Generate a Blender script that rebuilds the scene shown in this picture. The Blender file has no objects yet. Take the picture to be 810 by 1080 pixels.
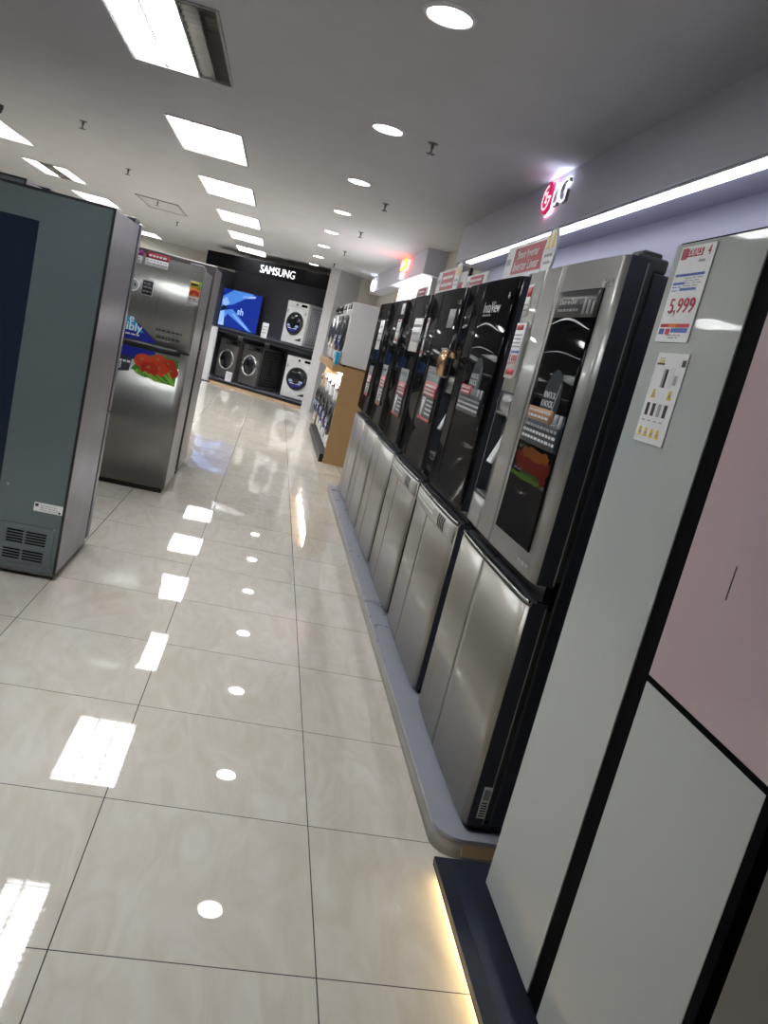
import bpy, bmesh, math, random
from math import sin, cos, pi, radians
from mathutils import Matrix, Vector
random.seed(7)
scene = bpy.context.scene
COL = scene.collection

# ------------------------------------------------------------------ materials
MATS = {}
def mat(name, col, rough=.5, metal=0., emit=None, es=0., spec=.5, noise=None, brushed=None, coat=0.):
    if name in MATS: return MATS[name]
    m = bpy.data.materials.new(name); m.use_nodes = True
    nt = m.node_tree; b = nt.nodes['Principled BSDF']
    b.inputs['Base Color'].default_value = (*col, 1)
    b.inputs['Roughness'].default_value = rough
    b.inputs['Metallic'].default_value = metal
    b.inputs['Specular IOR Level'].default_value = spec
    if coat:
        b.inputs['Coat Weight'].default_value = coat; b.inputs['Coat Roughness'].default_value = .05
    if emit:
        b.inputs['Emission Color'].default_value = (*emit, 1)
        b.inputs['Emission Strength'].default_value = es
    if noise or brushed:
        tc = nt.nodes.new('ShaderNodeTexCoord'); mp = nt.nodes.new('ShaderNodeMapping')
        nz = nt.nodes.new('ShaderNodeTexNoise'); rp = nt.nodes.new('ShaderNodeMapRange')
        nt.links.new(tc.outputs['Object'], mp.inputs['Vector']); nt.links.new(mp.outputs['Vector'], nz.inputs['Vector'])
        mp.inputs['Scale'].default_value = brushed if brushed else (noise[0],)*3
        nz.inputs['Scale'].default_value = 1; nz.inputs['Detail'].default_value = 4
        amt = .05 if brushed else noise[1]
        rp.inputs['To Min'].default_value = max(0, rough-amt); rp.inputs['To Max'].default_value = rough+amt
        nt.links.new(nz.outputs['Fac'], rp.inputs['Value']); nt.links.new(rp.outputs['Result'], b.inputs['Roughness'])
        mx = nt.nodes.new('ShaderNodeMix'); mx.data_type = 'RGBA'
        mx.inputs['A'].default_value = (*[c*.93 for c in col], 1); mx.inputs['B'].default_value = (*[min(1, c*1.07) for c in col], 1)
        nt.links.new(nz.outputs['Fac'], mx.inputs['Factor']); nt.links.new(mx.outputs['Result'], b.inputs['Base Color'])
    MATS[name] = m
    return m

W_ = mat('white_enamel', (.78, .79, .81), .25)
INK = mat('black_ink', (.02, .02, .022), .5)
GREYINK = mat('grey_ink', (.35, .35, .37), .5)
PALEINK = mat('pale_ink', (.72, .73, .75), .5)
PAPER = mat('white_paper', (.82, .82, .84), .35)
RED = mat('red_print', (.55, .02, .04), .4)
CRIM = mat('crimson_print', (.45, .012, .035), .4)
BLUE = mat('blue_print', (.03, .10, .42), .4)
ORANGE = mat('orange_print', (.75, .22, .03), .4)
YEL = mat('yellow_print', (.8, .6, .06), .4)
GREEN = mat('green_print', (.06, .26, .03), .4)
LIME = mat('lime_print', (.25, .5, .06), .4)
TOM = mat('tomato_print', (.46, .03, .014), .35)
CYAN = mat('cyan_print', (.02, .36, .62), .4)
DEEPBLUE = mat('deep_blue_print', (.012, .02, .28), .4)
BRONZE = mat('bronze_print', (.42, .17, .05), .4)
STEEL = mat('brushed_steel', (.25, .25, .24), .38, .4, brushed=(90, 90, .8), coat=.2)
SILV = mat('satin_silver_steel', (.24, .24, .225), .3, .6, brushed=(90, 90, .8))
STEEL_L = mat('warm_steel', (.245, .222, .185), .36, .3, brushed=(60, 60, .7), coat=.25)
TAUPE_D = mat('taupe_steel', (.23, .21, .185), .34, .3, brushed=(60, 60, .7), coat=.25)
BLKSTEEL = mat('black_steel', (.010, .0105, .012), .14, 0, spec=0, coat=.14)
BLKGLASS = mat('black_glass', (.004, .004, .005), .05, 0, spec=0, coat=.10)
DKBODY = mat('charcoal_cabinet', (.045, .05, .066), .45)
DKPLASTIC = mat('black_plastic', (.012, .012, .014), .4)
GREYPLASTIC = mat('grey_plastic', (.085, .09, .085), .5)
CHROME = mat('chrome', (.6, .6, .61), .2, 1)
GOLD = mat('bronze_foil', (.72, .47, .28), .22, .8)
LAV = mat('lavender_brushed_steel', (.15, .15, .205), .30, .6, noise=(6, .06))
BACKST = mat('blue_grey_sheet_steel', (.17, .215, .235), .25, .4, noise=(2.5, .05))
DARKREFLECT = mat('dark_blue_reflection', (.02, .035, .065), .22, .4)  # colour of a dark reflection on the left fridge's back
GREYSIDE = mat('grey_cabinet_side', (.17, .17, .18), .3, .5)
TAUPESIDE = mat('taupe_cabinet_side', (.13, .115, .115), .3, .5)
WGLASS = mat('white_door_glass', (.50, .525, .515), .015, spec=.6)
PGLASS = mat('pink_door_glass', (.60, .46, .485), .03, spec=.6)
TGLASS = mat('taupe_door_glass', (.15, .14, .12), .3)
SEAMBLK = mat('black_trim', (.003, .003, .004), .7, spec=.05)
NAVY = mat('navy_laminate', (.028, .033, .048), .3, spec=.3, noise=(7, .06))
GREYLAM = mat('grey_laminate', (.34, .355, .41), .3, noise=(9, .08))
GREYEDGE = mat('grey_edge_band', (.30, .29, .27), .35)
WOOD = mat('oak_laminate', (.42, .26, .12), .45, noise=(14, .05))
WOODTRIM = mat('pale_wood_trim', (.55, .38, .22), .45)
DISPBLK = mat('display_charcoal', (.12, .125, .155), .5)
FASCIA = mat('fascia_black', (.005, .005, .006), .6, spec=.1)
DKWASH = mat('graphite_enamel', (.14, .135, .135), .3, .4)
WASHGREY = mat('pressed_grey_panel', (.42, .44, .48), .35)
CEILM = mat('ceiling_paint', (.60, .60, .61), .75, noise=(3, .03))
WALLW = mat('white_wall_paint', (.62, .62, .64), .6)
WALLB = mat('beige_wall_paint', (.62, .60, .54), .7)
WALLL = mat('lavender_grey_wall_panel', (.40, .40, .47), .5)
BULK = mat('bulkhead_paint', (.70, .70, .80), .55)
LAMP = mat('troffer_tube_glow', (.9, .9, .9), .4, emit=(.95, .98, 1), es=12)
LAMPOFF = mat('dead_tube', (.12, .115, .10), .5)
LOUV = mat('louver_aluminium', (.75, .75, .74), .3, .3)
LOUVUNLIT = mat('unlit_louver_aluminium', (.20, .19, .16), .5, .3)  # same louver, its unlit look under a dead tube put into the colour
DOWN = mat('downlight_glow', (.9, .9, .9), .4, emit=(1, .98, .95), es=24)
LED = mat('led_strip_glow', (.9, .9, .9), .4, emit=(.80, .82, 1), es=5)
LEDWARM = mat('warm_led_glow', (.9, .8, .6), .4, emit=(1, .72, .32), es=16)
NICHE = mat('niche_led_glow', (.9, .9, .9), .4, emit=(.95, .97, 1), es=14)
BOXW = mat('lightbox_white', (.9, .9, .9), .4, emit=(.93, .97, 1), es=1.5)
SIGNW = mat('lit_letter_white', (.9, .9, .9), .4, emit=(.95, .95, 1), es=.5)
SIGNHALO = mat('lit_letter_halo', (.9, .9, .9), .4, emit=(.75, .78, 1), es=16)
SIGNRED = mat('lit_crimson_face', (.6, .01, .12), .4, emit=(.6, .006, .10), es=.35)
SIGNOR = mat('lit_orange_face', (.8, .2, .05), .4, emit=(1, .20, .04), es=2.2)
SIGNREDGLOW = mat('red_sign_halo', (.8, .2, .05), .4, emit=(1, .05, .05), es=10)
TVBLUE = mat('tv_blue', (.01, .02, .1), .2, emit=(.003, .012, .13), es=1)
TVLIGHT = mat('tv_light_blue', (.05, .1, .2), .2, emit=(.03, .11, .34), es=1)
TVPALE = mat('tv_pale_blue', (.1, .1, .2), .2, emit=(.2, .3, .55), es=1)
DOORGLASS = mat('washer_door_glass', (.015, .016, .02), .06)

def floor_material():
    m = bpy.data.materials.new('polished_cream_tile'); m.use_nodes = True
    nt = m.node_tree; N = nt.nodes; L = nt.links; b = N['Principled BSDF']
    tc = N.new('ShaderNodeTexCoord'); sp = N.new('ShaderNodeSeparateXYZ'); L.new(tc.outputs['Object'], sp.inputs[0])
    def math_(op, a, bb=None):
        n = N.new('ShaderNodeMath'); n.operation = op
        for i, v in enumerate((a, bb)):
            if v is None: continue
            if isinstance(v, (int, float)): n.inputs[i].default_value = v
            else: L.new(v, n.inputs[i])
        return n.outputs[0]
    fx = math_('DIVIDE', sp.outputs['X'], .619); fy = math_('DIVIDE', sp.outputs['Y'], .6)
    gx = math_('MULTIPLY', math_('ABSOLUTE', math_('SUBTRACT', fx, math_('ROUND', fx))), .619)
    gy = math_('MULTIPLY', math_('ABSOLUTE', math_('SUBTRACT', fy, math_('ROUND', fy))), .6)
    g = math_('LESS_THAN', math_('MINIMUM', gx, gy), .0017)
    ids = N.new('ShaderNodeCombineXYZ'); L.new(math_('FLOOR', fx), ids.inputs[0]); L.new(math_('FLOOR', fy), ids.inputs[1])
    wn = N.new('ShaderNodeTexWhiteNoise'); L.new(ids.outputs[0], wn.inputs['Vector'])
    mp = N.new('ShaderNodeMapping'); mp.inputs['Scale'].default_value = (6, 2.2, 1); mp.inputs['Rotation'].default_value = (0, 0, .5)
    L.new(tc.outputs['Object'], mp.inputs['Vector'])
    ad = N.new('ShaderNodeVectorMath'); ad.operation = 'ADD'; L.new(mp.outputs[0], ad.inputs[0])
    sc_ = N.new('ShaderNodeVectorMath'); sc_.operation = 'SCALE'; L.new(wn.outputs['Color'], sc_.inputs[0]); sc_.inputs['Scale'].default_value = 20
    L.new(sc_.outputs[0], ad.inputs[1])
    nz = N.new('ShaderNodeTexNoise'); nz.inputs['Scale'].default_value = 1.3; nz.inputs['Detail'].default_value = 7; nz.inputs['Distortion'].default_value = 2.2
    L.new(ad.outputs[0], nz.inputs['Vector'])
    rp = N.new('ShaderNodeValToRGB'); L.new(nz.outputs['Fac'], rp.inputs[0])
    e = rp.color_ramp.elements; e[0].position = .3; e[0].color = (.60, .545, .46, 1); e[1].position = .72; e[1].color = (.69, .655, .59, 1)
    k = rp.color_ramp.elements.new(.5); k.color = (.65, .60, .525, 1)
    mx = N.new('ShaderNodeMix'); mx.data_type = 'RGBA'; L.new(g, mx.inputs['Factor']); L.new(rp.outputs[0], mx.inputs['A'])
    mx.inputs['B'].default_value = (.09, .085, .08, 1)
    L.new(mx.outputs['Result'], b.inputs['Base Color'])
    b.inputs['Roughness'].default_value = .02; b.inputs['Specular IOR Level'].default_value = .62
    return m
FLOORM = floor_material()

# ------------------------------------------------------------------ mesh helpers
class MB:
    """Collects shapes and links them as ONE mesh object."""
    def __init__(s): s.v = []; s.f = []; s.m = []; s.sm = []; s.mats = []; s.inv = None
    def mi(s, m):
        if m not in s.mats: s.mats.append(m)
        return s.mats.index(m)
    def add(s, vs, fs, m, smooth=False):
        o = len(s.v); s.v += [Vector(p) for p in vs]; k = s.mi(m)
        for f in fs: s.f.append([o+i for i in f]); s.m.append(k); s.sm.append(smooth)
        return s
    def box(s, x0, x1, y0, y1, z0, z1, m, bev=0, M=None):
        if x0 > x1: x0, x1 = x1, x0
        if y0 > y1: y0, y1 = y1, y0
        if z0 > z1: z0, z1 = z1, z0
        if bev:
            bm = bmesh.new(); bmesh.ops.create_cube(bm, size=1)
            bmesh.ops.scale(bm, vec=(x1-x0, y1-y0, z1-z0), verts=bm.verts)
            bmesh.ops.translate(bm, vec=((x0+x1)/2, (y0+y1)/2, (z0+z1)/2), verts=bm.verts)
            bmesh.ops.bevel(bm, geom=bm.edges[:], offset=bev, segments=3, affect='EDGES', profile=.5)
            bm.verts.index_update()
            vs = [v.co.copy() for v in bm.verts]; fs = [[v.index for v in f.verts] for f in bm.faces]; bm.free()
        else:
            vs = [Vector(p) for p in ((x0,y0,z0),(x1,y0,z0),(x1,y1,z0),(x0,y1,z0),(x0,y0,z1),(x1,y0,z1),(x1,y1,z1),(x0,y1,z1))]
            fs = [(0,3,2,1),(4,5,6,7),(0,1,5,4),(1,2,6,5),(2,3,7,6),(3,0,4,7)]
        if M: vs = [M @ p for p in vs]
        return s.add(vs, fs, m)
    def prism(s, pts, axis, a0, a1, m, smooth=False):
        """extrude a 2D outline along an axis ('x','y','z')."""
        n = len(pts); vs = []
        for a in (a0, a1):
            for p, q in pts:
                vs.append({'x': (a, p, q), 'y': (p, a, q), 'z': (p, q, a)}[axis])
        s.add(vs, [list(range(n))[::-1], list(range(n, 2*n))], m)
        o = len(s.v)-2*n; k = s.mi(m)
        for i in range(n):
            j = (i+1) % n; s.f.append([o+i, o+j, o+n+j, o+n+i]); s.m.append(k); s.sm.append(smooth)
        return s
    def cyl(s, c, r, h, m, axis='z', n=32, r2=None, caps=True):
        r2 = r if r2 is None else r2; vs = []
        for k, rr in ((0, r), (h, r2)):
            for i in range(n):
                a = 2*pi*i/n; p = (rr*cos(a), rr*sin(a), k)
                p = {'z': p, 'y': (p[0], k, p[1]), 'x': (k, p[0], p[1])}[axis]
                vs.append((c[0]+p[0], c[1]+p[1], c[2]+p[2]))
        s.add(vs, [[i, (i+1) % n, n+(i+1) % n, n+i] for i in range(n)], m, True)
        if caps:
            s.add(vs[:n], [list(range(n))[::-1]], m); s.add(vs[n:], [list(range(n))], m)
        return s
    def ell(s, cx, cz, rx, rz, y0, y1, m, n=36, a0=0, a1=2*pi):
        """flat elliptical plate facing -y."""
        full = abs(a1-a0-2*pi) < 1e-6
        pts = [(cx+rx*cos(a0+(a1-a0)*i/n), cz+rz*sin(a0+(a1-a0)*i/n)) for i in range(n if full else n+1)]
        return s.prism(pts, 'y', y0, y1, m)
    def ring(s, cx, cz, r0, r1, y0, y1, m, n=40, a0=0, a1=2*pi, sx=1):
        """annulus (or arc of one) in the xz plane."""
        full = abs(a1-a0-2*pi) < 1e-6; vs = []; c = n if full else n+1
        for i in range(c):
            a = a0+(a1-a0)*i/n
            for r, y in ((r0, y0), (r1, y0), (r1, y1), (r0, y1)): vs.append((cx+r*cos(a)*sx, y, cz+r*sin(a)))
        fs = []
        for i in range(n):
            j = (i+1) % c
            for k in range(4): fs.append([4*i+k, 4*i+(k+1) % 4, 4*j+(k+1) % 4, 4*j+k])
        if not full: fs += [[0, 3, 2, 1], [4*n, 4*n+1, 4*n+2, 4*n+3]]
        return s.add(vs, fs, m)
    def lathe(s, c, prof, m, n=36, axis='y', a0=0, a1=2*pi):
        """revolve (radius, offset) profile about an axis through c."""
        vs = []; k = len(prof)
        for i in range(n):
            a = a0+(a1-a0)*i/n
            for r, h in prof:
                p = {'y': (r*cos(a), h, r*sin(a)), 'z': (r*cos(a), r*sin(a), h)}[axis]
                vs.append((c[0]+p[0], c[1]+p[1], c[2]+p[2]))
        fs = []
        for i in range(n):
            j = (i+1) % n
            for t in range(k-1): fs.append([i*k+t, j*k+t, j*k+t+1, i*k+t+1])
        return s.add(vs, fs, m, True)
    def bow(s, x0, x1, z0, z1, f, off, back, m, n=14, smooth=True, side=None):
        """slab whose front follows y=f(x)-off; back None -> 1 mm thick skin."""
        vs = []
        for i in range(n+1):
            x = x0+(x1-x0)*i/n; y = f(x)-off; yb = (f(x)+.0006 if back is None else back)
            vs += [(x, y, z0), (x, y, z1), (x, yb, z1), (x, yb, z0)]
        fr = [[4*i, 4*i+4, 4*i+5, 4*i+1] for i in range(n)]
        ot = []
        for i in range(n):
            a, b = 4*i, 4*i+4
            ot += [[a+1, b+1, b+2, a+2], [a+2, b+2, b+3, a+3], [a+3, b+3, b, a]]
        ot += [[0, 1, 2, 3], [4*n+3, 4*n+2, 4*n+1, 4*n]]
        o = len(s.v); s.add(vs, fr, m, smooth); k = s.mi(side or m)
        for q in ot: s.f.append([o+i for i in q]); s.m.append(k); s.sm.append(False)
        return s
    def words(s, x0, x1, z, h, f, m, off=.0016):
        """a line of unreadable small print as dashes."""
        x = x0
        while x < x1-.008:
            w = min(random.uniform(.012, .035), x1-x)
            y = f(x+w/2); s.box(x, x+w, y-off, y-off+.0005, z-h/2, z+h/2, m); x += w+.007
        return s
    def build(s, name, parent=None, world=False):
        me = bpy.data.meshes.new(name)
        vs = s.v
        if world and parent is not None:
            rt = parent.parent or parent
            inv = (Matrix.Translation(rt.location) @ rt.rotation_euler.to_matrix().to_4x4()).inverted()
            vs = [inv @ p for p in vs]
        me.from_pydata([tuple(p) for p in vs], [], s.f)
        for m in s.mats: me.materials.append(m)
        for p, k, q in zip(me.polygons, s.m, s.sm): p.material_index = k; p.use_smooth = q
        bm = bmesh.new(); bm.from_mesh(me); bmesh.ops.recalc_face_normals(bm, faces=bm.faces[:]); bm.to_mesh(me); bm.free()
        me.update()
        o = bpy.data.objects.new(name, me); COL.objects.link(o)
        if parent is not None: o.parent = parent
        return o

def thing(name, label, cat, loc=(0, 0, 0), rz=0, group=None):
    o = bpy.data.objects.new(name, None); COL.objects.link(o); o.empty_display_size = .1
    o.location = loc; o.rotation_euler = (0, 0, rz); o['label'] = label; o['category'] = cat
    if group: o['group'] = group
    return o
def tag(o, label, cat, group=None):
    o['label'] = label; o['category'] = cat
    if group: o['group'] = group
    return o
def struct(o): o['kind'] = 'structure'; return o
def dup(root, loc, label, rz=None):
    r = root.copy(); COL.objects.link(r); r.location = loc
    if rz is not None: r.rotation_euler = (0, 0, rz)
    r['label'] = label
    for ch in list(root.children):
        c = ch.copy(); COL.objects.link(c); c.parent = r
        for g in list(ch.children):
            d = g.copy(); COL.objects.link(d); d.parent = c
    return r
FLAT = lambda x: 0.
def text_geo(body, size, extr=.0006, bold=.0):
    cu = bpy.data.curves.new('t', 'FONT'); cu.body = body; cu.size = size; cu.extrude = extr; cu.offset = bold
    cu.resolution_u = 3; cu.align_x = 'CENTER'; cu.align_y = 'CENTER'
    ob = bpy.data.objects.new('t', cu); COL.objects.link(ob)
    dg = bpy.context.evaluated_depsgraph_get(); ev = ob.evaluated_get(dg); me = ev.to_mesh()
    vs = [v.co.copy() for v in me.vertices]; fs = [list(p.vertices) for p in me.polygons]
    ev.to_mesh_clear(); bpy.data.objects.remove(ob); bpy.data.curves.remove(cu)
    return vs, fs
def text(mb, body, x, z, width, m, f=FLAT, off=.002, extr=.0006, bold=.0, height=None, shear=0):
    """adds lettering to mb on the surface y=f(x), scaled to a given width (and height)."""
    vs, fs = text_geo(body, 1., 0.01, bold)
    xs = [v.x for v in vs]; zs = [v.y for v in vs]; w = max(xs)-min(xs); h = max(zs)-min(zs)
    cx, cz = (max(xs)+min(xs))/2, (max(zs)+min(zs))/2
    kx = width/w; kz = (height/h) if height else kx
    out = []
    for v in vs:
        px = x+(v.x-cx)*kx+shear*(v.y-cz)*kz
        out.append((px, f(px)-off-(extr if v.z > 0 else -0.0002), z+(v.y-cz)*kz))
    return mb.add(out, fs, m)

# ------------------------------------------------------------------ camera
def build_camera():
    yaw, pit, rol = .1775038, -.192292, .24395686
    f = Vector((sin(yaw)*cos(pit), cos(yaw)*cos(pit), sin(pit))); r = Vector((cos(yaw), -sin(yaw), 0)); u = r.cross(f)
    r2 = r*cos(rol)+u*sin(rol); u2 = -r*sin(rol)+u*cos(rol)
    cam = bpy.data.cameras.new('camera'); o = bpy.data.objects.new('camera', cam); COL.objects.link(o)
    cam.sensor_fit = 'VERTICAL'; cam.sensor_height = 24; cam.sensor_width = 18; cam.lens = 841.0716/1080*24
    M = Matrix((r2, u2, -f)).transposed().to_4x4(); M.translation = (.21634, -1.60937, 1.4626)
    o.matrix_world = M; cam.clip_start = .05
    scene.camera = o
build_camera()

# ------------------------------------------------------------------ setting
H = 2.75
WALLD = mat('dark_reflected_wall', (.045, .042, .042), .6)  # unseen left wall, coloured dark for the fridge-door reflections
XR, XL, YB, YF = 1.95, -5.6, -5.2, 19.2
struct(MB().box(XL, XR, YB, YF, -.1, 0, FLOORM).build('floor'))
# ceiling with openings for the recessed light fittings
troffers = []          # (x centre, y centre)
for k in range(-2, 5): troffers.append((-.635, 5.5+2.44*k))
for k in range(0, 5): troffers.append((-3.165, 8.0+2.53*k))
holes = [(x-.295, x+.295, y-.6, y+.6) for x, y in troffers]
xs = sorted({XL, XR} | {round(h[0], 4) for h in holes} | {round(h[1], 4) for h in holes})
ys = sorted({YB, YF} | {round(h[2], 4) for h in holes} | {round(h[3], 4) for h in holes})
cm = MB()
vid = {}
vs = []
for i, x in enumerate(xs):
    for j, y in enumerate(ys): vid[i, j] = len(vs); vs.append((x, y, H))
fs = []
for i in range(len(xs)-1):
    for j in range(len(ys)-1):
        cx, cy = (xs[i]+xs[i+1])/2, (ys[j]+ys[j+1])/2
        if any(h[0] < cx < h[1] and h[2] < cy < h[3] for h in holes): continue
        fs.append((vid[i, j], vid[i, j+1], vid[i+1, j+1], vid[i+1, j]))
cm.add(vs, fs, CEILM)
cm.box(XL, XR, YB, YF, H+.16, H+.2, CEILM)
struct(cm.build('ceiling'))
wr = MB()
wr.box(XR, XR+.1, YB, 6.14, 0, H+.2, WALLL); wr.box(XR, XR+.1, 6.14, YF, 0, H+.2, WALLB)
struct(wr.build('wall_right'))
struct(MB().box(XL-.1, XL, YB, YF, 0, H+.2, WALLD).build('wall_left'))
struct(MB().box(XL-.1, XR+.1, YF, YF+.1, 0, H+.2, WALLB).build('wall_far'))
struct(MB().box(XL-.1, XR+.1, YB-.1, YB, 0, H+.2, WALLW).build('wall_back'))
# bulkheads above the fridge row
struct(MB().box(1.69, XR, YB, 6.12, 2.42, H, BULK).build('trim_1'))
struct(MB().box(1.71, XR, 8.05, 13.9, 2.455, H, BULK).build('trim_2'))

# ------------------------------------------------------------------ ceiling fittings
def make_troffer(label, loc, dead=()):
    t = thing('ceiling_light_panel', label, 'ceiling light', loc, 0, 'recessed square-louvre light panels')
    h = MB()
    for a in (-1, 1):
        h.box(a*.293, a*.283, -.598, .598, -.006, .09, LOUV if a < 0 else GREYEDGE); h.box(-.283, .283, a*.598, a*.585, -.006, .09, GREYEDGE)
    h.box(-.29, .29, -.595, .595, .09, .1, LOUV)
    h.build('housing', t)
    for i in range(3):
        x0 = -.278+.187*i; x1 = x0+.182
        lm = LAMPOFF if i in dead else LAMP
        MB().box(x0+.012, x1-.012, -.575, .575, .05, .062, lm).build('lamp_tube', t)
        lv = MB(); m2 = LOUVUNLIT if i in dead else LOUV
        lv.box(x0, x0+.003, -.585, .585, .0, .045, m2); lv.box(x1-.003, x1, -.585, .585, .0, .045, m2)
        lv.box((x0+x1)/2-.001, (x0+x1)/2+.001, -.585, .585, .012, .03, m2)
        for k in range(17):
            y = -.58+k*1.16/16; lv.box(x0+.003, x1-.003, y-.001, y+.001, .008, .032, m2)
        lv.build('louver', t)
    return t
ords = ['nearest', 'second', 'third', 'fourth', 'fifth', 'sixth', 'seventh']
proto = make_troffer('recessed ceiling light panel over the aisle, second of its row from the camera, all lit', (-.635, 5.5, H))
for k in (-2, -1, 1, 2, 3, 4):
    y = 5.5+2.44*k
    if k == -1:
        make_troffer('large ceiling light panel nearest the camera, its right third dark', (-.635, y, H), (2,))
    elif k == -2:
        dup(proto, (-.635, y, H), 'unseen ceiling light panel added directly overhead, above the top edge of the photo')  # unseen panel continuing the row, added for the foreground light
    else:
        dup(proto, (-.635, y, H), 'recessed ceiling light panel over the aisle, %s of its row from the camera' % ords[k+1])
for k in range(5):
    y = 8.0+2.53*k; loc = (-3.165, y, H)
    if k == 1: make_troffer('left-hand ceiling light panel with a dark middle strip between two lit ones', loc, (1,))
    else: dup(proto, loc, ['left-hand ceiling light panel at the left edge of the photo, nearest of its row', '', 'left-hand ceiling light panel just above the top corner of the glossy blue-grey fridge',
                           'left-hand ceiling light panel hidden behind the lavender fridge edge', 'small far ceiling light panel just right of the lavender fridge top'][k])

def make_downlight(label, loc):
    t = thing('downlight', label, 'ceiling light', loc, 0, 'round downlights in a row along the aisle')
    MB().lathe((0, 0, 0), [(.086, 0), (.09, -.008), (.105, -.006), (.109, 0)], W_, axis='z').build('trim_ring', t)
    MB().lathe((0, 0, 0), [(0, -.005), (.05, -.0055), (.087, -.003)], DOWN, axis='z').build('lens', t)
    return t
dl = make_downlight('round downlight at the top of the photo, nearest and largest of its row', (.60, 1.74, H))
for k, nm in zip(range(1, 8), ['second', 'third', 'fourth', 'fifth', 'sixth', 'seventh', 'eighth and farthest']):
    dup(dl, (.60, 1.74+1.82*k, H), 'round downlight above the tiled aisle, %s from the camera in its row' % nm)

def make_sprinkler(label, loc):
    t = thing('fire_sprinkler', label, 'sprinkler', loc, 0, 'pendent fire sprinklers on the ceiling')
    MB().lathe((0, 0, 0), [(.001, -.003), (.03, -.004), (.034, 0)], GREYPLASTIC, 16, 'z').build('escutcheon', t)
    b = MB().cyl((0, 0, -.03), .010, .03, GREYPLASTIC, n=12).cyl((0, 0, -.06), .006, .03, GREYPLASTIC, n=10)
    b.build('sprinkler_body', t)
    d = MB()
    for k in range(6):
        M = Matrix.Rotation(k*pi/3, 4, 'Z'); d.box(.0, .028, -.005, .005, -.064, -.06, GREYPLASTIC, M=M)
    d.build('deflector', t)
    return t
sp = make_sprinkler('dark fire sprinkler left of the aisle light panels, nearest of the left row', (-1.79, 6.16, H))
for (x, y, n) in [(-1.80, 8.35, 'second of the left row from the camera'), (-1.83, 10.8, 'beside the unlit grille, third of the left row'), (-1.85, 13.2, 'fourth of the left row from the camera'),
                  (.89, 3.58, 'nearest of the row right of the downlights'), (.915, 6.03, 'second of the row right of the downlights'), (.915, 8.3, 'third of the row right of the downlights'),
                  (.92, 10.77, 'fourth of the row right of the downlights'), (.92, 13.2, 'farthest of the row right of the downlights')]:
    dup(sp, (x, y, H), 'small dark ceiling fire sprinkler, '+n)
g = thing('ceiling_vent', 'pale unlit rectangular air grille on the ceiling left of the aisle', 'air vent', (-1.82, 11.2, H))
MB().box(-.3, .3, -.6, -.575, -.012, 0, GREYEDGE).box(-.3, .3, .575, .6, -.012, 0, GREYEDGE).box(-.3, -.275, -.575, .575, -.012, 0, GREYEDGE).box(.275, .3, -.575, .575, -.012, 0, GREYEDGE).build('frame', g)
sl = MB()
for k in range(14): sl.box(-.275, .275, -.57+k*.084, -.50+k*.084, -.006, -.001, CEILM)
sl.build('slats', g)
c = thing('dome_camera', 'small black dome camera on the ceiling at the left edge', 'security camera', (-2.62, 6.5, H))
MB().cyl((0, 0, -.03), .06, .03, GREYPLASTIC).build('mount', c)
MB().lathe((0, 0, -.03), [(.055, 0), (.05, -.03), (.03, -.052), (.001, -.06)], DKPLASTIC, 24, 'z').build('dome', c)

def poly_on(mb, pts, f, m, off):
    """a printed outline (x, z) laid on the curved surface y=f(x)-off, cut into strips so that it follows the bow."""
    bm = bmesh.new(); bm.faces.new([bm.verts.new((x, 0, z)) for x, z in pts])
    xs_ = [p[0] for p in pts]; x = min(xs_)+.02
    while x < max(xs_)-.002:
        bmesh.ops.bisect_plane(bm, geom=bm.verts[:]+bm.edges[:]+bm.faces[:], plane_co=(x, 0, 0), plane_no=(1, 0, 0)); x += .02
    bm.verts.index_update()
    vs = [(v.co.x, f(v.co.x)-off, v.co.z) for v in bm.verts]; fs = [[v.index for v in q.verts] for q in bm.faces]; bm.free()
    return mb.add(vs, fs, m)

# ------------------------------------------------------------------ platforms on the right
pg = thing('display_platform', 'long low grey display platform carrying the row of dark fridges', 'platform', (0, 0, 0))
def rounded(x0, x1, y0, y1, r, corners):
    pts = []
    for (cx, cy, a) in ((x0+r, y0+r, pi), (x1-r, y0+r, 1.5*pi), (x1-r, y1-r, 0), (x0+r, y1-r, .5*pi)):
        kx, ky = (cx == x0+r), (cy == y0+r)
        if (kx, ky) in corners:
            for i in range(9): pts.append((cx+r*cos(a+i*pi/16), cy+r*sin(a+i*pi/16)))
        else: pts.append((x0 if kx else x1, y0 if ky else y1))
    return pts
near = {(True, True)}
MB().prism(rounded(1.012, XR-.005, .535, 6.3, .09, near), 'z', .058, .07, GREYLAM).build('platform_top', pg)
MB().prism(rounded(1.014, XR-.007, .537, 6.298, .088, near), 'z', 0, .058, GREYEDGE, True).build('edge_band', pg)
MB().box(1.10, 1.60, .534, .5365, .012, .054, WOODTRIM).build('wood_end_strip', pg)
pn = thing('display_platform', 'navy display platform with glowing warm strip under its edge, beneath the white and pink fridge', 'platform', (0, 0, 0))
MB().prism(rounded(.993, XR-.005, -2.2, .462, .03, near), 'z', .032, .05, NAVY).build('platform_top', pn)
MB().prism(rounded(.9945, XR-.006, -2.199, .4605, .0285, near), 'z', .024, .032, SEAMBLK).build('edge_band', pn)
MB().box(1.04, XR-.01, -2.19, .44, 0, .024, DKPLASTIC).build('plinth', pn)
MB().box(1.026, 1.04, -2.15, .42, .003, .02, LEDWARM).build('led_strip', pn)
MB().box(1.035, 1.075, -2.1, .42, .05, .0512, mat('navy_inlay', (.03, .038, .062), .28, spec=.3)).build('inlay_strip', pn)

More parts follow.
